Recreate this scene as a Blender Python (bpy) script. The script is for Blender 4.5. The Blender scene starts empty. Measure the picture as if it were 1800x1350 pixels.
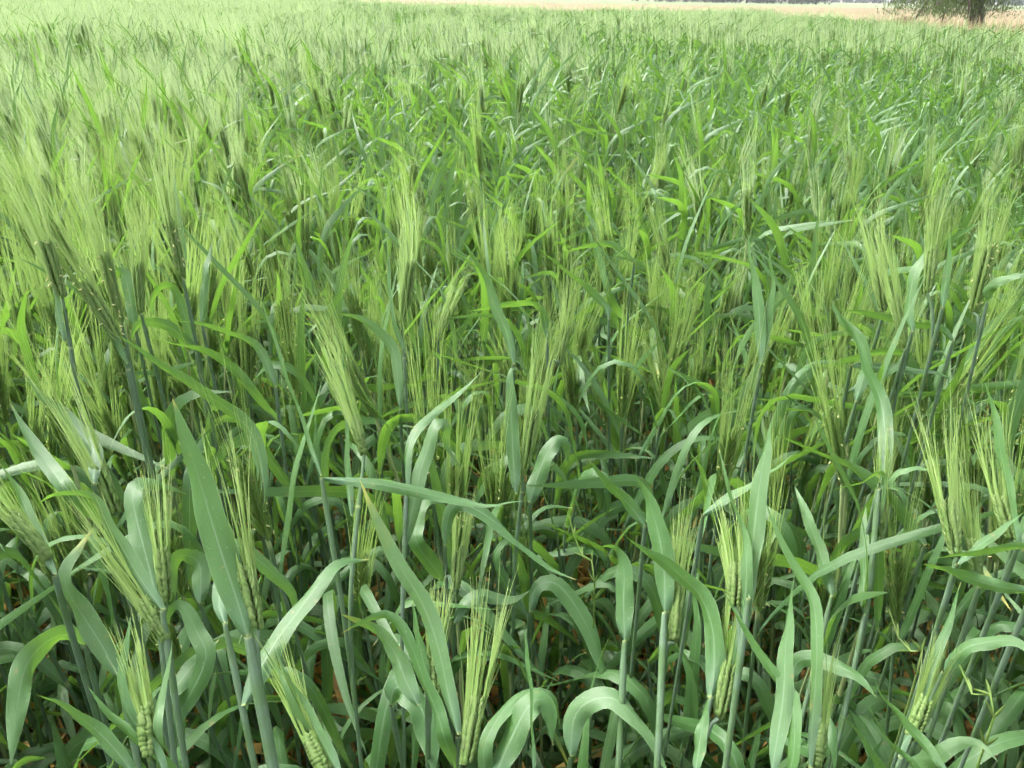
import bpy, math, random
import numpy as np
from mathutils import Matrix, Vector

# ------------------------------------------------------------------ camera, sky, sun, exposure
SC = bpy.context.scene
COL = SC.collection
CAM_Z, PITCH, ROLL, FPX = 1.25, 26.8, 0.9, 1352.0        # FPX: focal length in photo pixels (1800 wide)
cam_data = bpy.data.cameras.new('camera')
cam = bpy.data.objects.new('camera', cam_data)
COL.objects.link(cam)
cam_data.sensor_width = 36.0
cam_data.lens = 36.0 * FPX / 1800.0
cam_data.clip_start = 0.02
cam_data.clip_end = 6000.0
CAM_M = (Matrix.Translation((0, 0, CAM_Z)) @ Matrix.Rotation(math.radians(90 - PITCH), 4, 'X')
         @ Matrix.Rotation(math.radians(ROLL), 4, 'Z'))
cam.matrix_world = CAM_M
SC.camera = cam

SUN_EL, SUN_AZ = 57.0, -55.0        # azimuth from +Y (view direction), negative = left
world = bpy.data.worlds.new('World')
SC.world = world
world.use_nodes = True
wn = world.node_tree.nodes
wl = world.node_tree.links
wn.clear()
w_out = wn.new('ShaderNodeOutputWorld')
w_bg = wn.new('ShaderNodeBackground')
w_sky = wn.new('ShaderNodeTexSky')
w_sky.sky_type = 'NISHITA'
w_sky.sun_disc = False
w_sky.sun_elevation = math.radians(SUN_EL)
w_sky.sun_rotation = math.radians(SUN_AZ)
w_sky.air_density = 1.0
w_sky.dust_density = 6.0
w_sky.ozone_density = 1.0
w_hs = wn.new('ShaderNodeHueSaturation')          # thin overcast: the sky is nearly white
w_hs.inputs['Saturation'].default_value = 0.35
w_bg.inputs['Strength'].default_value = 0.15
wl.new(w_sky.outputs[0], w_hs.inputs['Color'])
wl.new(w_hs.outputs[0], w_bg.inputs['Color'])
wl.new(w_bg.outputs[0], w_out.inputs['Surface'])

sun_data = bpy.data.lights.new('sun', 'SUN')
sun_data.energy = 1.5
sun_data.angle = math.radians(20)
sun_data.color = (1.0, 0.975, 0.945)
sun = bpy.data.objects.new('sun', sun_data)
COL.objects.link(sun)
_e, _a = math.radians(SUN_EL), math.radians(SUN_AZ)
sdir = Vector((math.sin(_a) * math.cos(_e), math.cos(_a) * math.cos(_e), math.sin(_e)))
sun.rotation_euler = sdir.to_track_quat('Z', 'Y').to_euler()

SC.view_settings.view_transform = 'Standard'
SC.view_settings.look = 'None'
SC.view_settings.gamma = 1.0
SC.view_settings.use_curve_mapping = False
SC.view_settings.exposure = 2.06
SC.render.engine = 'CYCLES'
SC.cycles.max_bounces = 4
SC.cycles.debug_use_spatial_splits = True
SC.cycles.use_adaptive_sampling = True
SC.cycles.adaptive_threshold = 0.05
SC.cycles.adaptive_min_samples = 12
SC.cycles.time_limit = 900
SC.cycles.diffuse_bounces = 2
SC.cycles.glossy_bounces = 2
SC.cycles.transmission_bounces = 4
SC.cycles.transparent_max_bounces = 6
SC.cycles.use_denoising = True
SC.cycles.caustics_reflective = False
SC.cycles.caustics_refractive = False

RNG = np.random.default_rng(11)
R = RNG.uniform
V3 = lambda *a: np.array(a, float)
CM = np.array(CAM_M)
CAM_P = CM[:3, 3].copy()


def nrm(v):
    v = np.asarray(v, float)
    n = np.linalg.norm(v, axis=-1, keepdims=True)
    return v / np.maximum(n, 1e-9)


def ray(px, py):
    c = V3((px - 900) / FPX, -(py - 675) / FPX, -1.0)
    return nrm(CM[:3, :3] @ c)


def at(px, py, d):
    return CAM_P + ray(px, py) * d


def hit(px, py, z):
    r = ray(px, py)
    return CAM_P + r * ((z - CAM_Z) / r[2])


def depth_for(py, z):
    """distance at which a sight line through image row py (centre column) is at height z"""
    return (z - CAM_Z) / ray(900, py)[2]


# ------------------------------------------------------------------ materials
def mat_new(name):
    m = bpy.data.materials.new(name)
    m.use_nodes = True
    m.node_tree.nodes.clear()
    return m, m.node_tree.nodes, m.node_tree.links


class NT:
    def __init__(s, m):
        s.n, s.l = m.node_tree.nodes, m.node_tree.links

    def add(s, t, **kw):
        nd = s.n.new(t)
        for k, v in kw.items():
            setattr(nd, k, v)
        return nd

    def put(s, sock, v):
        if hasattr(v, 'links') or isinstance(v, bpy.types.NodeSocket):
            s.l.new(v, sock)
        else:
            sock.default_value = v

    def math(s, op, a, b=0.0, c=None, clamp=False):
        nd = s.add('ShaderNodeMath', operation=op, use_clamp=clamp)
        s.put(nd.inputs[0], a)
        s.put(nd.inputs[1], b)
        if c is not None:
            s.put(nd.inputs[2], c)
        return nd.outputs[0]

    def mix(s, f, a, b, mode='MIX'):
        nd = s.add('ShaderNodeMix', data_type='RGBA', blend_type=mode)
        s.put(nd.inputs[0], f)
        s.put(nd.inputs[6], a if not isinstance(a, tuple) else (*a, 1))
        s.put(nd.inputs[7], b if not isinstance(b, tuple) else (*b, 1))
        return nd.outputs[2]

    def ramp(s, v, a, b, c=0.0, d=1.0):
        nd = s.add('ShaderNodeMapRange', interpolation_type='SMOOTHSTEP')
        s.put(nd.inputs[0], v)
        for i, x in zip((1, 2, 3, 4), (a, b, c, d)):
            s.put(nd.inputs[i], x)
        return nd.outputs[0]

    def noise(s, vec, scale, detail=3.0):
        nd = s.add('ShaderNodeTexNoise')
        s.put(nd.inputs['Scale'], scale)
        s.put(nd.inputs['Detail'], detail)
        if vec is not None:
            s.l.new(vec, nd.inputs['Vector'])
        return nd.outputs[0]


def leafy(name, cols, trans_col, trans, rough=0.5, spec=0.35, kind='leaf'):
    """plant tissue; the 'lc' attribute holds (across, along, random) for each vertex"""
    m, n, l = mat_new(name)
    t = NT(m)
    at_ = t.add('ShaderNodeAttribute', attribute_name='lc')
    sep = t.add('ShaderNodeSeparateXYZ')
    l.new(at_.outputs['Vector'], sep.inputs[0])
    u, v, rn = sep.outputs
    oi = t.add('ShaderNodeObjectInfo')
    rnd = t.math('FRACT', t.math('ADD', rn if kind != 'stem' else 0.05, oi.outputs['Random']))
    rnd2 = t.math('FRACT', t.math('MULTIPLY', rnd, 7.31))
    tc = t.add('ShaderNodeTexCoord')
    nz = t.noise(tc.outputs['Object'], 38.0, 3.0)
    nz2 = t.noise(tc.outputs['Object'], 420.0, 2.0)
    col = t.mix(rnd, cols[0], cols[1])
    col = t.mix(t.math('MULTIPLY', t.ramp(rnd2, 0.5, 1.0), 0.55), col, cols[2])
    col = t.mix(t.ramp(nz, 0.35, 0.75, 0.0, 0.35), col, cols[1])
    tcol = trans_col
    bump_h = nz2
    if kind == 'leaf':
        # waxy bluish base, pale midrib, fine veins, yellowed tip
        wax = t.math('MULTIPLY', t.ramp(v, 0.0, 0.25, 1.0, 0.0), 0.38)
        col = t.mix(wax, col, (0.125, 0.205, 0.16))
        ac = t.math('ABSOLUTE', t.math('SUBTRACT', u, 0.5))
        vein = t.math('SINE', t.math('MULTIPLY', u, 88.0))
        col = t.mix(t.ramp(vein, 0.2, 1.0, 0.0, 0.34), col, cols[2])
        rib = t.ramp(ac, 0.012, 0.05, 1.0, 0.0)
        rib = t.math('MULTIPLY', rib, t.ramp(v, 0.35, 0.9, 0.4, 0.0))
        col = t.mix(rib, col, (0.25, 0.35, 0.22))
        edge = t.ramp(ac, 0.465, 0.495, 0.0, 0.3)
        col = t.mix(edge, col, (0.27, 0.36, 0.2))
        spots = t.ramp(nz2, 0.66, 0.74, 0.0, 0.35)
        col = t.mix(spots, col, (0.24, 0.32, 0.2))
        tipv = t.math('SUBTRACT', v, t.math('MULTIPLY', rnd2, 0.09))
        col = t.mix(t.ramp(tipv, 0.93, 0.99, 0.0, 0.85), col, (0.40, 0.38, 0.10))
        col = t.mix(t.ramp(tipv, 0.975, 0.998), col, (0.40, 0.30, 0.17))
        sick = t.math('MULTIPLY', t.ramp(rnd2, 0.955, 0.99), t.ramp(t.math('ADD', v, t.math('MULTIPLY', nz, 0.5)), 0.95, 1.3))
        col = t.mix(sick, col, (0.33, 0.31, 0.07))
        brown = t.ramp(t.noise(tc.outputs['Object'], 150.0, 4.0), 0.67, 0.72, 0.0, 0.7)
        col = t.mix(brown, col, (0.20, 0.17, 0.075))
        collar = t.ramp(v, 0.002, 0.014, 0.6, 0.0)
        col = t.mix(collar, col, (0.42, 0.48, 0.16))
        tcol = t.mix(t.ramp(tipv, 0.93, 0.99), trans_col, (0.45, 0.42, 0.08))
        bump_h = t.math('ADD', t.math('MULTIPLY', vein, 0.5), t.math('MULTIPLY', nz2, 0.8))
    if kind == 'stem':
        stri = t.math('SINE', t.math('MULTIPLY', u, 44.0))
        col = t.mix(t.ramp(stri, 0.0, 1.0, 0.0, 0.25), col, cols[2])
        pat = t.noise(tc.outputs['Object'], 55.0, 4.0)
        col = t.mix(t.ramp(pat, 0.42, 0.62, 0.0, 0.75), col, (0.065, 0.125, 0.04))
        col = t.mix(t.ramp(v, 0.0, 0.25, 0.8, 0.0), col, (0.30, 0.25, 0.12))
        col = t.mix(t.ramp(rn, 1.75, 2.0, 0.0, 0.8), col, (0.30, 0.36, 0.15))      # collars
    if kind == 'dead':
        col = t.mix(t.ramp(nz, 0.4, 0.65, 0.0, 0.6), col, (0.13, 0.085, 0.045))
    if kind == 'awn':
        col = t.mix(t.ramp(v, 0.5, 1.0, 0.0, 0.4), col, cols[2])
    b = t.add('ShaderNodeBsdfPrincipled')
    t.put(b.inputs['Base Color'], col)
    b.inputs['Roughness'].default_value = rough
    b.inputs['Specular IOR Level'].default_value = spec
    if kind in ('leaf', 'grain'):
        bp = t.add('ShaderNodeBump')
        bp.inputs['Strength'].default_value = 0.25 if kind == 'leaf' else 0.3
        bp.inputs['Distance'].default_value = 0.0006
        t.put(bp.inputs['Height'], bump_h)
        l.new(bp.outputs[0], b.inputs['Normal'])
    out = t.add('ShaderNodeOutputMaterial')
    if trans > 0:
        tr = t.add('ShaderNodeBsdfTranslucent')
        t.put(tr.inputs['Color'], tcol if not isinstance(tcol, tuple) else (*tcol, 1))
        mx = t.add('ShaderNodeMixShader')
        mx.inputs[0].default_value = trans
        l.new(b.outputs[0], mx.inputs[1])
        l.new(tr.outputs[0], mx.inputs[2])
        l.new(mx.outputs[0], out.inputs['Surface'])
    else:
        l.new(b.outputs[0], out.inputs['Surface'])
    return m


M_LEAF = leafy('leaf_green', [(0.038, 0.104, 0.027), (0.060, 0.142, 0.040), (0.107, 0.188, 0.085)], (0.165, 0.345, 0.035), 0.31, 0.42, 0.40)
M_STEM = leafy('stem_waxy', [(0.095, 0.155, 0.09), (0.08, 0.14, 0.065), (0.145, 0.21, 0.15)], (0.2, 0.3, 0.1), 0.0, 0.5, 0.3, 'stem')
M_GRAIN = leafy('ear_green', [(0.14, 0.235, 0.06), (0.17, 0.265, 0.078), (0.24, 0.32, 0.12)], (0.32, 0.45, 0.12), 0.42, 0.5, 0.3, 'grain')
M_AWN = leafy('awn_green', [(0.165, 0.27, 0.07), (0.215, 0.32, 0.095), (0.32, 0.395, 0.16)], (0.32, 0.485, 0.12), 0.42, 0.55, 0.12, 'awn')
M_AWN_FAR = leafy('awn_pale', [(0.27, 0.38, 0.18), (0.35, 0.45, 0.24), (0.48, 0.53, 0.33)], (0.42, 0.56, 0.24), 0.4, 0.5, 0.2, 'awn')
M_DEAD = leafy('dead_leaf', [(0.60, 0.42, 0.09), (0.47, 0.28, 0.09), (0.62, 0.50, 0.18)], (0.5, 0.32, 0.08), 0.3, 0.7, 0.2, 'dead')
M_ANTHER = leafy('anther_yellow', [(0.42, 0.44, 0.14), (0.48, 0.48, 0.22), (0.5, 0.5, 0.3)], (0.6, 0.6, 0.2), 0.2, 0.6, 0.2, 'plain')
M_WEED = leafy('weed_green', [(0.16, 0.27, 0.06), (0.2, 0.3, 0.08), (0.28, 0.34, 0.13)], (0.35, 0.5, 0.08), 0.3, 0.5, 0.3, 'plain')
M_DRY = leafy('dry_grass', [(0.21, 0.17, 0.10), (0.19, 0.145, 0.09), (0.26, 0.215, 0.135)], (0.5, 0.4, 0.2), 0.25, 0.7, 0.15, 'plain')
M_STRAW = leafy('straw_litter', [(0.50, 0.32, 0.14), (0.34, 0.20, 0.09), (0.56, 0.42, 0.22)], (0.4, 0.3, 0.1), 0.0, 0.75, 0.15, 'plain')
M_RED = leafy('dead_twigs', [(0.17, 0.095, 0.07), (0.14, 0.085, 0.065), (0.22, 0.14, 0.1)], (0.3, 0.2, 0.1), 0.0, 0.8, 0.1, 'plain')
M_PINK = leafy('dry_weed', [(0.36, 0.28, 0.25), (0.30, 0.25, 0.23), (0.42, 0.36, 0.3)], (0.3, 0.2, 0.1), 0.1, 0.8, 0.1, 'plain')
M_CROWN = leafy('tree_leaves', [(0.055, 0.085, 0.03), (0.075, 0.105, 0.04), (0.11, 0.14, 0.06)], (0.16, 0.26, 0.06), 0.25, 0.6, 0.2, 'plain')
M_GUM = leafy('gum_leaves', [(0.045, 0.065, 0.045), (0.06, 0.08, 0.055), (0.08, 0.1, 0.07)], (0.1, 0.14, 0.06), 0.15, 0.6, 0.2, 'plain')
M_BARK = leafy('bark_dark', [(0.07, 0.055, 0.045), (0.10, 0.08, 0.065), (0.13, 0.11, 0.09)], (0.1, 0.1, 0.1), 0.0, 0.9, 0.1, 'grain')
M_PALEBARK = leafy('bark_pale', [(0.42, 0.39, 0.34), (0.34, 0.31, 0.27), (0.5, 0.47, 0.42)], (0.1, 0.1, 0.1), 0.0, 0.9, 0.1, 'grain')


def ground_mat(name, c1, c2, c3, s1, s2, bump=0.02):
    m, n, l = mat_new(name)
    t = NT(m)
    tc = t.add('ShaderNodeTexCoord')
    a = t.noise(tc.outputs['Object'], s1, 5.0)
    b_ = t.noise(tc.outputs['Object'], s2, 6.0)
    col = t.mix(t.ramp(a, 0.35, 0.65), c1, c2)
    col = t.mix(t.ramp(b_, 0.45, 0.7), col, c3)
    b = t.add('ShaderNodeBsdfPrincipled')
    t.put(b.inputs['Base Color'], col)
    b.inputs['Roughness'].default_value = 0.95
    b.inputs['Specular IOR Level'].default_value = 0.1
    bp = t.add('ShaderNodeBump')
    bp.inputs['Strength'].default_value = 0.8
    bp.inputs['Distance'].default_value = bump
    l.new(b_, bp.inputs['Height'])
    l.new(bp.outputs[0], b.inputs['Normal'])
    out = t.add('ShaderNodeOutputMaterial')
    l.new(b.outputs[0], out.inputs['Surface'])
    return m


M_SOIL = ground_mat('soil', (0.085, 0.055, 0.035), (0.13, 0.085, 0.055), (0.17, 0.12, 0.075), 6.0, 55.0, 0.012)
M_STUBBLE = ground_mat('stubble', (0.165, 0.13, 0.072), (0.14, 0.115, 0.062), (0.19, 0.15, 0.088), 0.03, 0.4, 0.1)
M_PADDOCK = ground_mat('far_paddock', (0.12, 0.155, 0.075), (0.145, 0.165, 0.09), (0.11, 0.14, 0.07), 0.02, 0.3, 0.05)
M_HILL = ground_mat('hills', (0.07, 0.085, 0.055), (0.085, 0.095, 0.06), (0.06, 0.075, 0.05), 0.004, 0.03, 0.5)


# ------------------------------------------------------------------ mesh building
class MB:
    def __init__(s):
        s.v, s.f, s.lc, s.m, s.nv = [], [], [], [], 0

    def add(s, verts, faces, lc, mi=0):
        verts = np.asarray(verts, float).reshape(-1, 3)
        faces = np.asarray(faces, int)
        s.v.append(verts)
        s.f.append(faces + s.nv)
        s.lc.append(np.asarray(lc, float).reshape(-1, 3))
        s.m.append(np.full(len(faces), mi, int))
        s.nv += len(verts)

    def merge(s, o, mi=0, mat=None):
        if not o.v:
            return
        vv = np.concatenate(o.v)
        if mat is not None:
            vv = vv @ mat[:3, :3].T + mat[:3, 3]
        k = s.nv
        s.v.append(vv)
        s.lc.append(np.concatenate(o.lc))
        for f in o.f:
            s.f.append(f + k)
            s.m.append(np.full(len(f), mi, int))
        s.nv += len(vv)

    def mesh(s, name, mats):
        me = bpy.data.meshes.new(name)
        v = np.concatenate(s.v)
        me.vertices.add(len(v))
        me.vertices.foreach_set('co', v.astype(np.float32).ravel())
        tot = np.concatenate([np.full(len(f), f.shape[1], int) for f in s.f])
        loops = np.concatenate([f.ravel() for f in s.f])
        start = np.concatenate([[0], np.cumsum(tot)[:-1]])
        me.loops.add(len(loops))
        me.loops.foreach_set('vertex_index', loops.astype(np.int32))
        me.polygons.add(len(tot))
        me.polygons.foreach_set('loop_start', start.astype(np.int32))
        me.polygons.foreach_set('material_index', np.concatenate(s.m).astype(np.int32))
        me.polygons.foreach_set('use_smooth', np.ones(len(tot), bool))
        a = me.attributes.new('lc', 'FLOAT_VECTOR', 'POINT')
        a.data.foreach_set('vector', np.concatenate(s.lc).astype(np.float32).ravel())
        me.update(calc_edges=True)
        for m in mats:
            me.materials.append(m)
        return me

    def obj(s, name, mats, parent=None):
        if not s.v:
            return None
        o = bpy.data.objects.new(name, s.mesh(name, mats if isinstance(mats, list) else [mats]))
        COL.objects.link(o)
        if parent is not None:
            o.parent = parent
        return o


def tag(o, label=None, cat=None, group=None, kind=None):
    for k, v in (('label', label), ('category', cat), ('group', group), ('kind', kind)):
        if v:
            o[k] = v
    return o


def empty(name, loc=(0, 0, 0)):
    o = bpy.data.objects.new(name, None)
    o.empty_display_size = 0.02
    o.location = loc
    COL.objects.link(o)
    return o


def smooth_path(p, n):
    """Catmull-Rom through the points, n samples at even arc length; extra columns ride along"""
    p = np.asarray(p, float)
    if len(p) == 2:
        p = np.stack([p[0], (p[0] + p[1]) / 2, p[1]])
    q = np.vstack([2 * p[0] - p[1], p, 2 * p[-1] - p[-2]])
    out = []
    for i in range(1, len(q) - 2):
        t = np.linspace(0, 1, 12, endpoint=False)[:, None]
        a, b, c, d = q[i - 1], q[i], q[i + 1], q[i + 2]
        out.append(0.5 * (2 * b + (c - a) * t + (2 * a - 5 * b + 4 * c - d) * t ** 2 + (3 * b - a - 3 * c + d) * t ** 3))
    out.append(q[-2][None])
    c = np.vstack(out)
    s = np.concatenate([[0], np.cumsum(np.linalg.norm(np.diff(c[:, :3], axis=0), axis=1))])
    x = np.linspace(0, s[-1], n)
    return np.stack([np.interp(x, s, c[:, k]) for k in range(c.shape[1])], 1)


def tangents(p):
    t = np.gradient(p, axis=0)
    return nrm(t)


LEAF_PROF_V = np.array([0, .02, .08, .2, .38, .55, .7, .82, .91, .965, 1.0])
LEAF_PROF_W = np.array([.55, .60, .74, .93, 1., .94, .76, .52, .27, .10, .012])


def ribbon(mb, c, side, w, rnd, cross=5, gutter=0.16, wavy=0.0, prof=None, mi=0):
    """leaf blade: centreline c (n,3), side vectors (n,3), greatest width w; a shallow channel across"""
    n = len(c)
    v = np.linspace(0, 1, n)
    hw = 0.5 * w * (np.interp(v, LEAF_PROF_V, LEAF_PROF_W) if prof is None else prof(v))
    t = tangents(c)
    side = nrm(side - t * np.sum(side * t, 1, keepdims=True))
    nor = np.cross(side, t)
    us = np.linspace(-1, 1, cross)
    P = c[:, None] + side[:, None] * (hw[:, None] * us)[..., None]
    fold = np.exp(-v / .05)[:, None]
    P = c[:, None] + side[:, None] * (hw[:, None] * us * (1 - .62 * fold))[..., None]
    lift = (gutter * (1.0 - 0.5 * v[:, None]) + .75 * fold) * (np.abs(us) ** 1.5) * hw[:, None]
    if wavy:
        ph = rnd * 40
        lift = lift + wavy * hw[:, None] * us * np.abs(us) * np.sin(v[:, None] * 17 + ph + us * 1.3)
    P = P + nor[:, None] * lift[..., None]
    lc = np.stack(np.broadcast_arrays((us[None] + 1) / 2, v[:, None], rnd), -1)
    i = np.arange(n - 1)[:, None] * cross + np.arange(cross - 1)[None]
    i = i.ravel()
    f = np.stack([i, i + 1, i + 1 + cross, i + cross], 1)
    mb.add(P, f, lc, mi)


def tube(mb, c, r, sides=6, rnd=0.0, flags=None, mi=0):
    c = np.asarray(c, float)
    n = len(c)
    t = tangents(c)
    ref = V3(0.31, 0.95, 0.02)
    e1 = nrm(np.cross(t, ref))
    e2 = np.cross(t, e1)
    a = np.linspace(0, 2 * math.pi, sides, endpoint=False)
    r = np.broadcast_to(np.asarray(r, float), (n,))
    P = c[:, None] + r[:, None, None] * (e1[:, None] * np.cos(a)[None, :, None] + e2[:, None] * np.sin(a)[None, :, None])
    fl = np.full(n, rnd) if flags is None else rnd + flags * 2.0
    lc = np.stack(np.broadcast_arrays((a / (2 * math.pi))[None], np.linspace(0, 1, n)[:, None], fl[:, None]), -1)
    i = np.arange(n - 1)[:, None] * sides
    j = np.arange(sides)[None]
    k = (j + 1) % sides
    f = np.stack([(i + j).ravel(), (i + k).ravel(), (i + sides + k).ravel(), (i + sides + j).ravel()], 1)
    mb.add(P, f, lc, mi)


# ------------------------------------------------------------------ barley organs
def spindle(sides=6, rings=5):
    t = np.linspace(0, 1, rings)
    r = np.interp(t, [0, .15, .4, .7, .9, 1], [.5, .9, 1, .62, .25, .04])
    a = np.linspace(0, 2 * math.pi, sides, endpoint=False)
    P = np.stack(np.broadcast_arrays(np.cos(a)[None] * r[:, None], np.sin(a)[None] * r[:, None] * .6, t[:, None]), -1).reshape(-1, 3)
    i = np.arange(rings - 1)[:, None] * sides
    j = np.arange(sides)[None]
    k = (j + 1) % sides
    f = np.stack([(i + j).ravel(), (i + k).ravel(), (i + sides + k).ravel(), (i + sides + j).ravel()], 1)
    lc = np.stack([np.zeros(len(P)), P[:, 2], np.zeros(len(P))], 1)
    return P, f, lc


SP = {6: spindle(6, 5), 4: spindle(4, 4)}


def make_ear(B, T, A, width, lod=0, grains=True, awn_w=0.00065, wind=None, bare=0.0):
    """ear from base B to top T, awns towards A. Returns builders (grains, awns, anthers) and grain matrices"""
    g, aw, an = MB(), MB(), MB()
    B, T, A = map(np.asarray, (B, T, A))
    L = np.linalg.norm(T - B)
    N = (20, 14, 8)[lod]
    per = (3, 3, 1)[lod]
    ax = nrm(T - B)
    ref = nrm(np.cross(ax, nrm(V3(R(-1, 1), R(-1, 1), 0.1))))
    e2 = np.cross(ax, ref)
    adir = nrm(A - T)
    alen = np.linalg.norm(A - T) * (1.15 if lod == 0 else 1.1)
    bend = (adir - ax)
    sides = (6, 4, 4)[lod]
    P0, F0, L0 = SP[sides]
    kl = L / N * (3.5 if lod < 2 else 3.0)
    kw = width * 0.162 if lod < 2 else width * 0.4
    mats = []
    nseg = (6, 4, 3)[lod]
    for i in range(N):
        t = i / (N - 1) * 0.88
        sgn = 1 if i % 2 else -1
        axis_p = B + ax * L * t + bend * L * 0.12 * t * t
        az0 = math.atan2(0, sgn)
        for k in range(per):
            az = az0 + (0, 0.85, -0.85)[k] + R(-.1, .1)
            out = ref * math.cos(az) + e2 * math.sin(az)
            size = (0.72 + 0.5 * math.sin(math.pi * (0.14 + 0.8 * t))) * R(.92, 1.08)
            if k:
                size *= 0.9
            p = axis_p + out * width * 0.2 * size
            zd = nrm(ax + bend * 0.3 * t + out * (0.30 if k == 0 else 0.24))
            xd = nrm(np.cross(out, zd))
            yd = np.cross(zd, xd)
            if grains:
                M = np.eye(4)
                M[:3, 0], M[:3, 1], M[:3, 2], M[:3, 3] = xd * kw * size, yd * kw * size, zd * kl * size, p
                mats.append(M)
                lc = L0.copy()
                lc[:, 2] = R(0, 0.6)
                g.add(P0 @ M[:3, :3].T + p, F0, lc)
            tip = p + zd * kl * size * 0.97
            if R(0, 1) < bare:
                continue
            for rep in range((2 if k == 0 else 1, 1, 1)[lod]):
                sp = R(0.0, 0.17)
                ln = alen * R(.55, 1.15) * (0.82 + 0.2 * t) * (1 - 0.12 * (k > 0))
                d0 = nrm(zd * 0.3 + adir)
                d1 = nrm(adir + out * sp + V3(R(-1, 1), R(-1, 1), R(-1, 1)) * 0.07)
                s = np.linspace(0, 1, nseg)[:, None]
                c = tip + ln * (d0 * s * (1 - 0.6 * s) + d1 * 0.6 * s * s + V3(R(-1, 1), R(-1, 1), 0) * .05 * s * s)
                if wind is not None:
                    c = c + wind * ln * s * s
                w = awn_w * (1 - 0.8 * s[:, 0])
                if True:
                    sd = nrm(np.cross(tangents(c), nrm(V3(R(-.4, .4), -1, R(0, .6)))))
                    vv = np.stack([c - sd * w[:, None] * .6, c + sd * w[:, None] * .6], 1).reshape(-1, 3)
                    ii = np.arange(nseg - 1) * 2
                    ff = np.stack([ii, ii + 1, ii + 3, ii + 2], 1)
                    lc = np.stack([np.tile([0., 1.], nseg), np.repeat(s[:, 0], 2), np.full(2 * nseg, R(0, 1))], 1)
                    aw.add(vv, ff, lc)
            if lod < 2 and R(0, 1) < 0.0 + (0.35 if AN_ON[0] else 0):
                q = p + zd * kl * R(.3, .8) + out * kw * 1.1
                e = nrm(V3(R(-1, 1), R(-1, 1), R(-1.4, .2)))
                tube(an, np.stack([q, q + e * 0.0016, q + e * 0.0032]), [0.0005, 0.0008, 0.0004], 4, R(0, 1))
    tube(g if grains else an, np.stack([B - ax * 0.002, B + ax * L * .5, B + ax * L * .9]), 0.0011, 5, 0.1)
    return g, aw, an, mats, kl


AN_ON = [False]


def rand_leaf(mb, p, az, length, w, th0, bendB, cen, wid, tw0, tw1, rnd, nseg=14, cross=5, gutter=0.16, mi=0, drift=0.0, wavy=0.12):
    """a blade that leaves the stem at angle th0 from upright and bends over by bendB around cen"""
    s = np.linspace(0, 1, nseg)
    x = np.clip((s - cen + wid / 2) / wid, 0, 1)
    th = th0 + bendB * (x * x * (3 - 2 * x))
    az_ = az + drift * s
    d = np.stack([np.sin(th) * np.cos(az_), np.sin(th) * np.sin(az_), np.cos(th)], 1)
    c = p + np.vstack([[0, 0, 0], np.cumsum((d[1:] + d[:-1]) / 2, 0)]) * length / (nseg - 1)
    hor = np.stack([-np.sin(az_), np.cos(az_), 0 * az_], 1)
    t = tangents(c)
    nr = np.cross(hor, t)
    a = tw0 + tw1 * s
    side = hor * np.cos(a)[:, None] + nr * np.sin(a)[:, None]
    ribbon(mb, c, side, w, rnd, cross, gutter, wavy, None, mi)


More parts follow.
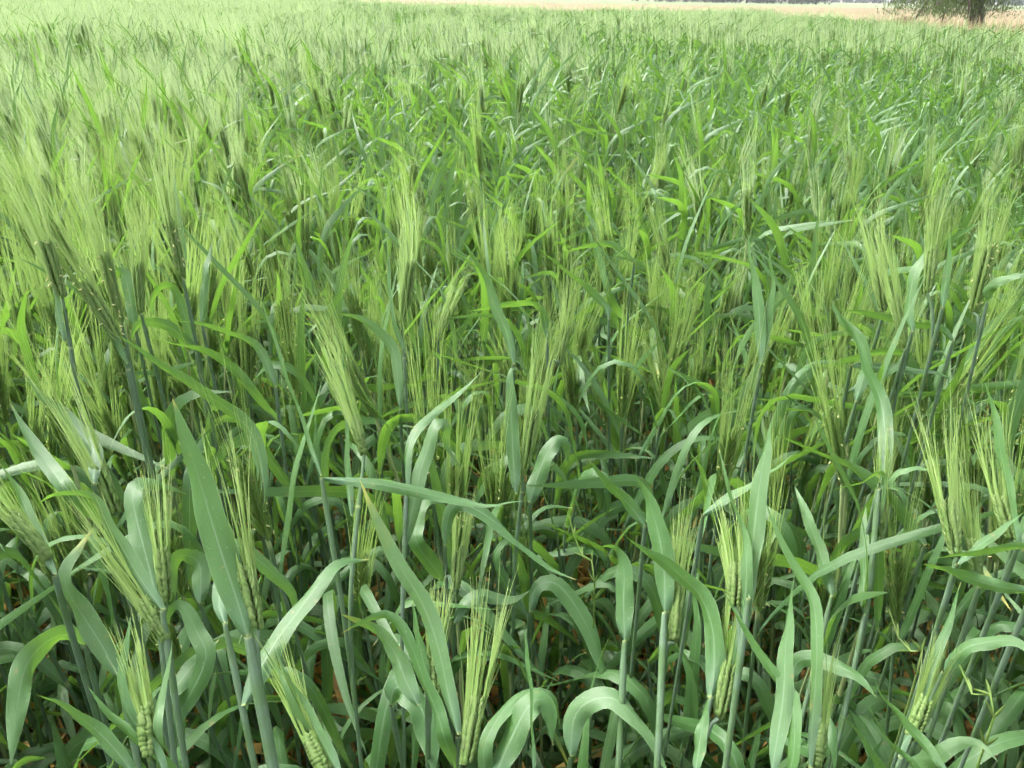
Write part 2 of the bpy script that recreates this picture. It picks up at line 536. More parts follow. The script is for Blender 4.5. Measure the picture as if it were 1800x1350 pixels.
def gen_tiller(H, ear, lod=0, lean=(0., 0.), low=True, wide=1.0, short=False):
    """one barley shoot at the origin. Parts as builders: stem, leaves, dead leaves, ear, awns, anthers"""
    out = {'stem': MB(), 'leaf': [], 'dead': [], 'ear': None}
    if not ear:
        H *= .93
    nst = (14, 9, 4)[lod]
    s = np.linspace(0, 1, nst)
    bow = V3(R(-.03, .03), R(-.03, .03), 0)
    top = V3(lean[0] * H, lean[1] * H, H)
    path = top[None] * s[:, None] ** V3(1.6, 1.6, 1.0) + bow * np.sin(math.pi * s)[:, None]

    def pt(f):
        return np.array([np.interp(f, s, path[:, k]) for k in range(3)])
    hs = [R(.36, .46), R(.56, .66), R(.76, .84), R(.93, .985)]
    if not ear:
        hs[3] = .995
    fl = np.zeros(nst)
    rad = np.interp(s, [0, .5, 1], [.0021, .0021, .0017]) * wide * (1.0 if lod < 2 else 1.2)
    if lod < 2:
        for h in hs:
            k = int(round(h * (nst - 1)))
            rad[k] *= 1.18
            fl[k] = 1.0
    if not ear:
        rad[-1] *= .5
    tube(out['stem'], path, rad, (7, 5, 3)[lod], 0.05, fl)
    az = R(0, 6.28)
    nseg = (15, 10, 6)[lod]
    cross = (5, 3, 2)[lod]
    for i, h in enumerate(hs):
        az += math.pi + R(-.8, .8)
        last = i == 3
        if not low and i == 0:
            continue
        if last:
            ln, w = R(.16, .26), R(.0095, .0155)
            th0, bd = R(.12, .5), (R(.3, 2.0) if ear else R(1.1, 2.7))
            cen, wd = R(.3, .65), R(.2, .6)
        else:
            ln, w = R(.2, .31), R(.0105, .0175)
            th0, bd = R(.25, .6), R(1.3, 2.5)
            cen, wd = R(.3, .55), R(.25, .6)
        if lod:
            w *= .8
            if R(0, 1) < .5:
                bd *= R(.25, .6)
        mb = MB()
        rand_leaf(mb, pt(h), az, ln, w * wide, th0, bd, cen, wd, R(-.7, .7), R(-2.6, 2.6), R(0, 1), nseg, cross,
                  R(.05, .5), 0, R(-.7, .7))
        out['leaf'].append(mb)
    if low and lod < 2:
        for h in (R(.08, .14), R(.2, .3), R(.28, .42), R(.36, .5)):
            if h > .35 and R(0, 1) < .45:
                continue
            mb = MB()
            rand_leaf(mb, pt(h), R(0, 6.28), R(.16, .28), R(.007, .016), R(.4, 1.0), R(1.2, 2.2), .4, .6, R(-1, 1), R(-3, 3),
                      R(0, 1), 9, 3, .4, 0, R(-1, 1))
            out['dead'].append(mb)
    out['az'] = az
    if lod == 0:
        for q in range(2):
            if R(0, 1) < .45:
                mb = MB()
                rand_leaf(mb, pt(R(.2, .5)), R(0, 6.28), R(.18, .3), R(.009, .017), R(.3, .8), R(1.4, 2.4), .4, .5, R(-1, 1), R(-3, 3), R(0, 1), 11, 3, .4, 0, R(-1, 1))
                out['dead'].append(mb)
    if ear:
        up = nrm(path[-1] - path[-2] if lod < 2 else top)
        up = nrm(up + V3(R(-.14, .10), R(-.1, .1), 0))
        L = R(.062, .085)
        B = path[-1]
        T = B + up * L
        A = T + nrm(up + V3(R(-.16, .02), R(-.08, .08), 0)) * R(.10, .15)
        AN_ON[0] = R(0, 1) < .35
        out['ear'] = make_ear(B, T, A, R(.0105, .0135), lod, awn_w=(.00065, .0008, .0017)[lod])
        AN_ON[0] = False
    return out


def joined(t, mb, mat=None):
    """materials: 0 leaf 1 stem 2 grain 3 awn 4 dead 5 anther"""
    mb.merge(t['stem'], 1, mat)
    for q in t['leaf']:
        mb.merge(q, 0, mat)
    for q in t['dead']:
        mb.merge(q, 4, mat)
    if t['ear']:
        mb.merge(t['ear'][0], 2, mat)
        mb.merge(t['ear'][1], 3, mat)
        mb.merge(t['ear'][2], 5, mat)


PLANT_MATS = [M_LEAF, M_STEM, M_GRAIN, M_AWN, M_DEAD, M_ANTHER]
GRAIN_ME = None


def single_grains(e, parent):
    """each kernel of a near ear as its own piece sharing one mesh"""
    global GRAIN_ME
    if GRAIN_ME is None:
        g = MB()
        g.add(*SP[6])
        GRAIN_ME = g.mesh('grain', [M_GRAIN])
    for M in e[3]:
        o = bpy.data.objects.new('grain', GRAIN_ME)
        COL.objects.link(o)
        o.parent = parent
        o.matrix_local = Matrix(M.tolist())


def place_plant(t, loc, label, group=None, singles=False, rot=None):
    """a barley shoot as one thing: an Empty at its base with stem, leaves and ear as parts"""
    r = empty('barley_plant', tuple(loc))
    if rot is not None:
        r.rotation_euler = rot
    tag(r, label, 'barley plant', group)
    t['stem'].obj('stem', M_STEM, r)
    for q in t['leaf']:
        q.obj('leaf', M_LEAF, r)
    for q in t['dead']:
        q.obj('dead_leaf', M_DEAD, r)
    e = t['ear']
    if e:
        if singles:
            rb = MB()
            M0, M1 = e[3][0], e[3][-1]
            tube(rb, np.stack([M0[:3, 3], (M0[:3, 3] + M1[:3, 3]) / 2, M1[:3, 3]]), .0014, 5, .1)
            eo = rb.obj('ear', M_GRAIN, r)
            single_grains(e, eo)
        else:
            eo = e[0].obj('ear', M_GRAIN, r)
        e[1].obj('awns', M_AWN, eo)
        if e[2].v:
            e[2].obj('anthers', M_ANTHER, eo)
    return r


# ------------------------------------------------------------------ ground and far land
def sheet(name, pts, z, mat, label=None):
    mb = MB()
    v = [(x, y, z) for x, y in pts]
    mb.add(v, [list(range(len(v)))], [(0, 0, 0)] * len(v))
    o = mb.obj(name, mat)
    o['kind'] = 'structure'
    return o


sheet('ground', [(-3000, -300), (3000, -300), (3000, 3000), (-3000, 3000)], 0.0, M_SOIL)

# far edge of the crop, read where its tops meet the paddock behind
EDGE_Z = 0.97
edge_px = [(2300, 84), (1800, 55), (1650, 43), (1500, 31), (1200, 19), (900, 15), (700, 8), (560, 1)]
EDGE = np.array([hit(x, y, EDGE_Z)[:2] for x, y in edge_px])
EDGE = np.vstack([EDGE, [-28, 34]])


E_A = EDGE[:, 0] / EDGE[:, 1]
E_O = np.argsort(E_A)


def edge_y(x, y):
    return np.interp(x / max(y, .05), E_A[E_O], EDGE[E_O, 1])


sheet('stubble_paddock', [(4.2, 5.6), (400, 5.6), (400, 165), (-400, 190), (-400, 36), (-28, 36)], 0.004, M_STUBBLE)
sheet('green_paddock', [(400, 165), (900, 165), (900, 620), (-900, 640), (-400, 190)], 0.006, M_PADDOCK)

hb = MB()
hx = np.linspace(-2600, 2600, 90)
hz = 45 + 22 * np.sin(hx / 310) + 14 * np.sin(hx / 127 + 1) + 9 * np.sin(hx / 61 + 2)
prof_y = [1900, 2050, 2250, 2500]
prof_h = [0.0, 0.55, 1.0, 0.9]
HV = np.stack([np.stack([hx, np.full_like(hx, y), hz * h - 1], 1) for y, h in zip(prof_y, prof_h)], 1)
ii = (np.arange(89)[:, None] * 4 + np.arange(3)[None]).ravel()
hb.add(HV, np.stack([ii, ii + 4, ii + 5, ii + 1], 1), np.zeros((360, 3)))
hb.obj('hills', M_HILL)['kind'] = 'structure'


# ------------------------------------------------------------------ hero shoots, traced from the photograph
# leaf: (list of (x, y) from base to tip, width px, twist at base deg, twist at tip deg, depth factor at tip)
def hero_leaf(pts, d, wpx, a0=15, a1=25, dt=1.0, gut=0.26, rnd=None, stem=None):
    n = len(pts)
    p = np.array([at(x, y, d * (1 + (dt - 1) * i / (n - 1))) for i, (x, y) in enumerate(pts)])
    if stem is not None:                             # run the blade's foot down to the stem it grows from
        q0 = p[0]
        g_ = np.linalg.norm((stem - q0)[:, :2], axis=1)
        if g_.min() > .004:
            zt = q0[2] - .03 - .5 * g_.min()
            f_ = np.array([np.interp(zt, stem[:, 2], stem[:, k]) for k in range(3)])
            p = np.vstack([f_, p])
    c = smooth_path(p, 22)
    t = tangents(c)
    view = nrm(c - CAM_P)
    s0 = nrm(np.cross(t, view))
    for i in range(1, len(s0)):                      # keep one side through hairpins
        if np.dot(s0[i], s0[i - 1]) < 0:
            s0[i:] *= -1
    n0 = np.cross(s0, t)
    a = np.radians(np.linspace(a0, a1 + R(0, 35), 22) + 14 * np.sin(np.linspace(0, R(4, 9), 22) + R(0, 6)))[:, None]
    side = s0 * np.cos(a) + n0 * np.sin(a)
    mb = MB()
    ribbon(mb, c, side, min(.84 * wpx * d / FPX, 0.023), R(0, 1) if rnd is None else rnd, 7, gut, 0.22)
    return mb, c


def hero(label, z, leaves, ear=None, stem=None, singles=False, srad=0.0021, extra=3, group='barley plants standing out at the front'):
    """z: height of the first leaf's base; its image row then gives the distance"""
    bx, by = leaves[0][0][0] if leaves else ear[0]
    d = depth_for(by, z)
    t = {'leaf': [], 'dead': [], 'ear': None, 'stem': MB()}
    top = at(bx, by, d)
    if stem:
        low = at(stem[-1][0], stem[-1][1], d * 1.0)
        mids = [at(x, y, d) for x, y in stem[:-1]]
        dirn = nrm(low - (mids[-1] if mids else top))
        dirn = nrm(dirn * 0.35 + V3(0, 0, -1))
        # carry the stem on to the ground, steepening
        ground = low + dirn * (low[2] / -dirn[2])
        path = np.array([ground, (low + ground) / 2 + V3(0, 0, 0)] + [low] + mids[::-1] + [top])
    else:
        ground = V3(top[0] + R(-.03, .05), top[1] + R(-.05, .03), 0)
        path = np.array([ground, ground * .45 + top * .55 + V3(R(-.012, .012), R(-.012, .012), 0), top])
    if ear:
        eb = at(*ear[0], d * 1.012)
        if ear[0][1] < by - 25 or not leaves:          # the ear stands above the leaf base: carry the stem up to it
            path = np.vstack([path, (path[-1] + eb) / 2 + 1e-4, eb]) if leaves else path
    seg = np.concatenate([[0], np.cumsum(np.linalg.norm(np.diff(path, axis=0), axis=1))])
    c = np.stack([np.interp(np.linspace(0, seg[-1], 9), seg, path[:, k]) for k in range(3)], 1)
    c = smooth_path(c, NR)
    for lf in leaves:
        pts, w = lf[0], lf[1]
        a0, a1, dt = (list(lf[2:]) + [15, 30, 1.0][len(lf) - 2:])[:3]
        t['leaf'].append(hero_leaf(pts, d, w, a0, a1, dt, stem=None if lf is leaves[0] else np.array(sorted(c.tolist(), key=lambda q: q[2])))[0])
    v = np.linspace(0, 1, NR)
    rad = np.interp(v, [0, .6, .85, 1], [.0016, .0015, max(.0015, srad * .7), srad * .85])
    kc = int(np.argmin(np.linalg.norm(c - top, axis=1)))
    fl = np.zeros(NR)
    nodes = [int(kc * f) for f in (.24, .46, .70)]
    prev = 0
    for k in nodes + [kc]:                            # each sheath widens upwards and ends in a collar over the bare joint
        span = np.arange(prev + 1, k + 1)
        rad[span] *= np.linspace(1.0, 1.22, len(span))
        fl[k] = .95
        if k + 1 < NR:
            rad[k + 1] *= .86
        prev = k + 1
    if kc > NR - 4:
        rad[-1] *= .6
    base = V3(c[0][0], c[0][1], 0.0)
    tube(t['stem'], c, rad, 8, 0.05, fl)
    if ear:
        B, T, A = at(*ear[0], d * 1.012), at(*ear[1], d * 1.012), at(*ear[2], d * ear[3] if len(ear) > 3 else d * 1.03)
        Lr = np.linalg.norm(T - B)
        AN_ON[0] = len(ear) > 4 and ear[4]
        t['ear'] = make_ear(B, T, A, min(max(.0125, Lr * .15), .015), 0)
        AN_ON[0] = False
        if leaves and ear[0][1] >= by - 25:            # ear rises beside the collar: a short neck joins it to the stem
            nk = smooth_path(np.array([c[max(kc - 2, 0)], (c[max(kc - 1, 0)] + B) / 2, B]), 6)
            tube(t['stem'], nk, .0016, 6, .05)
    az = R(0, 6.28)
    for k in range(extra):
        az += 2.6 + R(-.4, .4)
        q = c[int((.24, .46, .70)[k] * kc)]
        mb = MB()
        rand_leaf(mb, q, az, R(.2, .28), R(.012, .018), R(.25, .5), R(1.4, 2.3), R(.35, .5), R(.3, .6), R(-.4, .4), R(-1.2, 1.2), R(0, 1),
                  15, 5, R(.08, .3), 0, R(-.6, .6))
        t['leaf'].append(mb)
    mb = MB()
    rand_leaf(mb, c[9], R(0, 6.28), R(.14, .2), R(.007, .012), R(.4, 1), R(1.2, 2.2), .4, .6, R(-1, 1), R(-3, 3), R(0, 1), 9, 3, .4)
    t['dead'].append(mb)
    for q in [t['stem']] + t['leaf'] + t['dead'] + (list(t['ear'][:3]) if t['ear'] else []):   # local coordinates
        q.v = [vv - base for vv in q.v]
    if t['ear']:
        for M in t['ear'][3]:
            M[:3, 3] -= base
    HEROES.append((place_plant(t, base, label, group, singles), base))


HEROES = []
NR = 48
hero('barley plant whose very broad flag leaf rises beside its pale ripe-looking ear, lower left', .95,
     [([(436, 1118), (414, 1047), (385, 960), (359, 873), (332, 787), (313, 729), (303, 700)], 60, 5, 20, 1.02)],
     ((453, 1108), (424, 990), (372, 770), 1.08), [(462, 1230), (481, 1345)], True, .0031)
hero('barley plant with a dark leaf slanting up to the right beside the broad flag leaf', .9,
     [([(395, 1095), (385, 1060), (392, 1010), (410, 960), (438, 972), (481, 1008), (515, 1047), (520, 1110)], 34, 20, 10, 1.12),
      ([(430, 1240), (472, 1148), (520, 1080), (568, 1018), (600, 989), (650, 983)], 45, 12, 25, 1.1)], None, [(424, 1230), (438, 1300)])
hero('barley plant with a long straight leaf leaning left above its bottom-edge ear', .9,
     [([(805, 1292), (790, 1230), (769, 1133), (740, 1056), (696, 984), (658, 907), (639, 859), (631, 840)], 40, 10, 25, 1.04),
      ([(781, 1297), (769, 1254), (744, 1196), (730, 1153), (706, 1104), (677, 1080), (629, 1097), (600, 1114)], 34, 35, 30, 1.04)],
     ((817, 1345), (841, 1222), (868, 1020), 1.06), None, True)
hero('barley plant with a small bright leaf standing against the long straight leaf', .86,
     [([(752, 1210), (744, 1162), (732, 1109), (725, 1056)], 19, 10, 30, 1.0),
      ([(735, 1240), (711, 1191), (691, 1143), (653, 1104), (600, 1080)], 40, 20, 20, 1.03)], ((764, 1225), (760, 1150), (775, 1010), 1.05))
hero('barley plant whose stiff horizontal leaf crosses the stems at mid height', .92,
     [([(565, 840), (620, 846), (672, 852), (720, 861), (793, 878), (860, 888), (889, 884), (925, 880)], 25, 10, 30, 1.0),
      ([(563, 836), (540, 770), (517, 700), (493, 633), (473, 567), (450, 503)], 16, 40, 50, 1.1)], None, [(585, 930), (596, 1010)])
hero('barley plant with a narrow folded leaf rising right from a waxy blue stem', .88,
     [([(714, 864), (716, 796), (735, 753), (764, 724), (797, 700), (850, 650)], 25, 45, 55, 1.1),
      ([(730, 872), (738, 830), (749, 796), (762, 752), (775, 741), (788, 752), (785, 782), (812, 825)], 32, 15, 25, 1.05)], None,
     [(712, 990), (706, 1060)])
hero('barley plant with a needle-straight vertical leaf left of the horizontal leaf', .88,
     [([(617, 907), (612, 844), (607, 748), (603, 670), (602, 592)], 22, 40, 50, 1.06)], ((640, 800), (622, 730), (560, 560), 1.1), [(614, 1037), (618, 1150)])
hero('barley plant with a wide flat-topped leaf hung over at the left', .86,
     [([(277, 1060), (265, 1010), (252, 960), (241, 917), (233, 875), (243, 850), (270, 849), (298, 857), (327, 868)], 42, 8, 20, 1.12)],
     ((292, 1062), (283, 960), (268, 800), 1.1), [(283, 1150), (285, 1220)])
hero('barley plant with a curling broad leaf near the left edge', .84,
     [([(210, 1190), (178, 1133), (144, 1080), (116, 1032), (116, 994), (140, 960), (166, 926)], 40, 10, 40, 1.02)], None, [(225, 1260), (235, 1330)])
hero('barley plant with a leaf sweeping up left over an ear at the left', .9,
     [([(285, 1072), (241, 1008), (202, 941), (164, 878), (101, 868), (63, 888)], 32, 30, 20, 1.1)],
     ((296, 1128), (250, 1050), (125, 860), 1.1), [(292, 1150), (300, 1230)], True)
hero('barley plant with an ear leaning out of the left edge', .9,
     [([(95, 1010), (60, 930), (30, 860), (0, 815)], 22, 20, 30, 1.1)], ((90, 986), (16, 900), (-90, 770), 1.15), None, True)
hero('barley plant whose leaf folds sharply down over the left stems', .9,
     [([(164, 850), (166, 796), (149, 772), (120, 738), (77, 700), (40, 655)], 30, 15, 35, 1.12),
      ([(120, 862), (91, 825), (53, 772), (19, 710)], 30, 15, 30, 1.1)], ((205, 905), (170, 815), (85, 640), 1.1))
hero('barley plant with a low leaf hanging straight down in the bottom left corner', .78,
     [([(149, 1134), (116, 1116), (82, 1128), (52, 1160), (37, 1200), (29, 1254), (19, 1345)], 40, 20, 8, .93)])
hero('barley plant with a thin upright rolled leaf near the bottom left', .9,
     [([(289, 1360), (270, 1316), (226, 1254), (214, 1206), (219, 1143), (231, 1080)], 26, 30, 50, 1.03),
      ([(277, 1285), (279, 1239), (294, 1181), (303, 1124)], 22, 30, 45, 1.02)], ((262, 1330), (256, 1236), (218, 1090), 1.05))
hero('barley plant with long leaf tips reaching left at the bottom left', .88,
     [([(235, 1360), (193, 1307), (144, 1263), (96, 1234), (60, 1220)], 27, 25, 35, 1.02),
      ([(300, 1360), (231, 1292), (193, 1258), (154, 1206)], 26, 30, 45, 1.04)])
hero('barley plant with a dark leaf slanting behind the rolled leaf', .76,
     [([(280, 1246), (337, 1172), (385, 1124)], 34, 15, 20, 1.05), ([(360, 1165), (345, 1110), (322, 1066), (300, 1071), (292, 1110)], 36, 10, 15, 1.05)])
hero('barley plant with a short arched leaf behind the wide flat-topped leaf', .74,
     [([(352, 1060), (352, 1000), (338, 980), (316, 978), (306, 1000), (308, 1050)], 36, 10, 20, 1.02)])
hero('barley plant with a yellow-tipped bright leaf right of the broad flag leaf', .93,
     [([(597, 1360), (563, 1297), (530, 1239), (501, 1186), (486, 1143)], 28, 20, 40, 1.03),
      ([(510, 1230), (486, 1177), (453, 1119)], 22, 40, 50, 1.03)], ((575, 1365), (540, 1290), (480, 1130), 1.05))
hero('barley plant with a broad leaf drooping over beside the bottom-edge ear', .8,
     [([(687, 1240), (692, 1212), (714, 1208), (740, 1244), (754, 1292), (764, 1365)], 56, 25, 10, .95)])
hero('barley plant with a big arching leaf at the bottom centre, tip folded under', .78,
     [([(868, 1370), (899, 1297), (927, 1244), (950, 1229), (966, 1252), (972, 1310)], 52, 8, 30, 1.02),
      ([(850, 1320), (889, 1244), (927, 1220), (971, 1225), (985, 1278)], 38, 20, 25, 1.08)])
hero('barley plant with a hoop-shaped leaf at the bottom right of centre', .78,
     [([(1003, 1330), (1009, 1263), (1035, 1233), (1077, 1227), (1110, 1254), (1144, 1302), (1178, 1365)], 46, 20, 10, .97)])
hero('barley plant with a broad leaf nodding left on a thick blue stem', .84,
     [([(1098, 1126), (1096, 1061), (1096, 999), (1079, 962), (1050, 962)], 40, 5, 35, 1.02)], None, [(1095, 1220), (1091, 1326)], False, .0026)
hero('barley plant with a tall broad leaf bent back at its top, right of centre', .88,
     [([(1168, 1076), (1168, 1013), (1158, 941), (1139, 878), (1120, 840), (1112, 828)], 44, 8, 30, 1.03)],
     ((1184, 1130), (1190, 1030), (1205, 880), 1.08), [(1165, 1180), (1161, 1311)], False, .0026)
hero('barley plant with a wide curved leaf ending in a long point to the upper left', .86,
     [([(1250, 1225), (1255, 1181), (1253, 1109), (1232, 1050), (1200, 1015), (1168, 990), (1130, 968), (1090, 934)], 46, 5, 45, 1.05)],
     ((1263, 1263), (1284, 1162), (1308, 1000), 1.06), [(1246, 1240), (1224, 1345)], True)
hero('barley plant with a light green leaf pointing up left near the centre', .84,
     [([(1134, 925), (1106, 888), (1062, 844), (1036, 808)], 28, 10, 30, 1.0)])
hero('barley plant with a hairpin leaf ending in a long point to the lower right', .82,
     [([(782, 960), (786, 915), (797, 890), (821, 888), (870, 917), (927, 970), (976, 1003), (1016, 1020)], 30, 10, 45, .97),
      ([(735, 960), (731, 925), (740, 893), (760, 880), (785, 890)], 38, 15, 20, 1.03)], ((800, 1040), (806, 960), (820, 860), 1.05))
hero('barley plant with a wide dark leaf arching down right in the centre gap', .7,
     [([(930, 1075), (938, 1040), (955, 1024), (980, 1027), (1009, 1061), (1038, 1114), (1062, 1181), (1081, 1234)], 38, 20, 10, 1.0),
      ([(870, 985), (908, 936), (956, 893), (1009, 893)], 26, 30, 30, 1.05)])
hero('barley plant with a wavy leaf lying across the dark gap at bottom centre', .72,
     [([(797, 1095), (815, 1062), (845, 1046), (870, 1051), (899, 1054), (934, 1037)], 28, 20, 30, 1.02)])
hero('barley plant with a thin upright leaf between the two bottom hoops', .84,
     [([(937, 1360), (932, 1220), (927, 1162), (920, 1092)], 18, 60, 60, 1.02)])
hero('barley plant with a tall bright vertical leaf and paired blue leaf, right of centre', .92,
     [([(1316, 1051), (1320, 989), (1330, 893), (1344, 796), (1354, 748), (1373, 700)], 40, 10, 50, 1.08),
      ([(1312, 1000), (1308, 950), (1291, 893), (1272, 830), (1263, 782)], 30, 30, 50, 1.05),
      ],
     ((1291, 1066), (1297, 985), (1284, 850), 1.08), [(1312, 1100), (1300, 1210)], True)
hero('barley plant with a pale thin leaf slanting up right behind the tall bright vertical leaf', .86,
     [([(1236, 905), (1296, 864), (1359, 825), (1393, 799)], 22, 30, 40, 1.05)])
hero('barley plant with a dark leaf running up left to a point, right side', .8,
     [([(1625, 960), (1576, 893), (1537, 849), (1503, 825), (1460, 794)], 30, 25, 40, 1.0)])
hero('barley plant with a long kinked leaf falling from an upper left point', .92,
     [([(1421, 1350), (1431, 1230), (1436, 1133), (1429, 1056), (1407, 1013), (1368, 941), (1342, 873)], 28, 25, 30, 1.06)],
     ((1432, 1350), (1442, 1270), (1452, 1130), 1.05))
hero('barley plant with a bright blade standing straight with a burnt yellow tip', .94,
     [([(1356, 1360), (1376, 1230), (1381, 1133), (1388, 1066), (1400, 989)], 36, 15, 45, 1.03),
      ([(1390, 1350), (1393, 1234), (1368, 1196), (1335, 1148), (1296, 1085), (1265, 1027)], 30, 20, 40, 1.04)])
hero('barley plant with a short yellow-tipped leaf at the bottom edge', .95,
     [([(1222, 1360), (1234, 1278), (1246, 1222)], 26, 20, 40, 1.02)])
hero('barley plant with a spindle-shaped horizontal leaf over a drooping dark leaf, right side', .85,
     [([(1545, 860), (1590, 825), (1640, 826)], 20, 30, 50, 1.0),
      ([(1552, 836), (1513, 849), (1455, 864)], 20, 30, 60, 1.0),
      ],
     ((1547, 931), (1549, 855), (1560, 720), 1.1), [(1554, 917), (1532, 1051)], False, .0026)
hero('barley plant with a tall blue-green leaf kinked at the top, right side', .85,
     [([(1547, 849), (1556, 820), (1556, 763), (1547, 700), (1520, 640), (1500, 590), (1460, 530)], 30, 20, 30, 1.15)])
hero('barley plant with a plump ear and bushy awns hanging over the right-hand stems', .87,
     [([(1683, 990), (1720, 960), (1760, 930), (1800, 900)], 18, 30, 40, 1.05)], ((1681, 979), (1662, 872), (1640, 690), 1.1), None, True)
hero('barley plant with a half-hidden ear just right of the plump ear', .85,
     [([(1722, 1030), (1705, 1010), (1660, 1000), (1620, 991)], 20, 35, 45, 1.0)], ((1722, 1027), (1706, 945), (1690, 800), 1.1), None, True)
hero('barley plant with a slender ear beside a waxy upright leaf at the right edge', .86,
     [([(1790, 960), (1775, 880), (1760, 800), (1745, 720), (1728, 660)], 24, 25, 40, 1.06)], ((1778, 950), (1752, 868), (1735, 720), 1.08), None, True)
hero('barley plant with narrow leaf tips pointing left from the right edge', .86,
     [([(1815, 1042), (1739, 1027), (1681, 1008), (1619, 991)], 24, 20, 40, 1.0),
      ([(1815, 968), (1706, 974), (1629, 984)], 18, 30, 50, 1.0)])
hero('barley plant with a narrow rolled leaf slanting up right near the bottom right', .85,
     [([(1578, 1330), (1604, 1263), (1633, 1181), (1662, 1109), (1689, 1023)], 24, 35, 55, 1.05)], ((1600, 1300), (1630, 1225), (1672, 1110), 1.05))
hero('barley plant with a low arching leaf running off the right edge', .84,
     [([(1660, 1180), (1690, 1143), (1744, 1127), (1790, 1130), (1820, 1160)], 27, 20, 30, .97),
      ([(1643, 1330), (1681, 1307), (1720, 1305), (1755, 1340)], 32, 15, 20, .97)])
hero('barley plant with two withered pale leaf tips at the bottom right', .9,
     [([(1665, 1360), (1624, 1307), (1585, 1263), (1551, 1225), (1535, 1186)], 20, 30, 45, 1.02),
      ([(1614, 1360), (1566, 1307), (1537, 1263), (1508, 1206)], 18, 30, 50, 1.03),
      ([(1540, 1340), (1508, 1287), (1474, 1254)], 28, 15, 30, 1.02)])
hero('barley plant with a rounded arching leaf low among the right-hand stems', .72,
     [([(1390, 1200), (1400, 1165), (1425, 1157), (1460, 1167), (1503, 1186), (1540, 1225)], 31, 15, 20, .97),
      ([(1440, 1320), (1441, 1280), (1455, 1270), (1465, 1307), (1467, 1365)], 30, 10, 15, .97)])
hero('barley plant with a dark blade slanting to a pale joint, right of centre', .78,
     [([(1462, 1047), (1441, 970), (1412, 893), (1397, 854)], 27, 15, 30, 1.05)], None, [(1441, 1119), (1425, 1200)])
hero('barley plant with a dark vertical blade among the right-hand stems', .76,
     [([(1520, 1080), (1518, 1013), (1518, 941), (1522, 890)], 24, 25, 30, 1.05)], None, [(1503, 1162), (1490, 1240)])
# the second rank, 0.8 to 1.5 m away
G2 = 'barley plants standing out in the second rank'


def h2(label, z, leaves, ear=None, stem=None, extra=1):
    hero(label, z, leaves, ear, stem, False, .0020, extra, G2)


h2('barley plant with a long pale-tipped leaf bent at the elbow, upper left', .85,
   [([(466, 890), (456, 800), (430, 745), (373, 700), (333, 673), (283, 643), (240, 610), (197, 583)], 30, 10, 45, 1.08)])
h2('barley plant with a leaf hump above the elbow-bent leaf', .88,
   [([(345, 620), (310, 583), (277, 568), (243, 570), (230, 600)], 22, 25, 20, 1.0),
    ([(320, 540), (303, 505), (283, 505), (268, 530), (267, 562)], 20, 20, 15, 1.02)])
h2('barley plant with two parallel leaves reaching left, left of centre', .87,
   [([(484, 680), (460, 620), (430, 597), (367, 573), (310, 563)], 20, 20, 40, 1.04),
    ([(445, 690), (410, 647), (367, 620), (300, 603), (253, 587)], 21, 20, 40, 1.0)])
h2('barley plant with a bright upright leaf between left-hand ears', .9,
   [([(355, 570), (360, 483), (366, 455), (374, 425)], 18, 15, 30, 1.03)])
h2('barley plant with a wide leaf hanging flat behind the left-hand ears', .88,
   [([(236, 570), (228, 520), (218, 484), (205, 478), (198, 500)], 25, 10, 25, 1.03)])
h2('barley plant with a thick flowering ear leaning left, yellow-flecked, left side', .93,
   [([(222, 640), (180, 560), (150, 520), (118, 500)], 18, 35, 50, 1.05)], ((217, 610), (143, 490), (45, 320), 1.12, True))
h2('barley plant with a narrower flowering ear just behind the thick one', .95,
   [], ((213, 567), (182, 440), (128, 262), 1.1, True))
h2('barley plant with a tall fan of awns at the upper left', .98,
   [], ((322, 490), (297, 383), (268, 200), 1.12, True))
h2('barley plant with a herringbone ear near the left edge', .95,
   [([(112, 600), (100, 540), (90, 480), (85, 430)], 17, 40, 50, 1.05)], ((110, 523), (77, 417), (15, 270), 1.1, True))
h2('barley plant with a slim ear upright between the left leaves', .93,
   [], ((248, 552), (240, 463), (240, 320), 1.06))
h2('barley plant with a plump pale ear left of centre', .9,
   [([(712, 620), (690, 560), (684, 500), (680, 420)], 16, 35, 50, 1.05)], ((707, 567), (726, 453), (722, 330), 1.1))
h2('barley plant with an ear tilted right beneath arching leaves, centre', .86, [], ((770, 597), (787, 541), (815, 470), 1.1))
h2('barley plant with a strap leaf hanging flat and square in the centre', .84,
   [([(906, 868), (901, 780), (898, 700), (896, 662), (903, 645), (915, 655)], 29, 5, 15, 1.03)], ((921, 832), (938, 716), (968, 560), 1.08))
h2('barley plant with a hooped leaf right of the square strap leaf', .8,
   [([(932, 883), (947, 830), (971, 782), (992, 777), (1000, 815)], 39, 12, 20, 1.03)])
h2('barley plant with a shiny horizontal leaf turned down at the right, centre', .88,
   [([(962, 600), (957, 560), (944, 540), (920, 533), (860, 542), (820, 547)], 19, 20, 45, 1.0)], ((985, 640), (996, 570), (1010, 470), 1.06))
h2('barley plant with a leaf arching over to the right, left of centre', .86,
   [([(703, 720), (698, 650), (690, 613), (667, 583), (633, 560), (590, 550)], 23, 10, 30, 1.03)])
h2('barley plant with a pointed leaf twisting down through the centre', .9,
   [([(902, 640), (890, 583), (867, 533), (850, 480), (827, 447), (803, 407)], 23, 15, 40, 1.05)])
h2('barley plant with a leaf lying diagonally right of centre', .9,
   [([(1070, 560), (1063, 537), (1027, 503), (983, 467), (947, 437)], 18, 20, 40, 1.02)])
h2('barley plant with a thin arch of leaf above the diagonal leaf', .92,
   [([(1115, 460), (1077, 431), (1033, 433), (983, 447)], 13, 20, 35, 1.0), ([(1070, 520), (1057, 467), (1040, 423), (1028, 387)], 18, 10, 40, 1.03)])
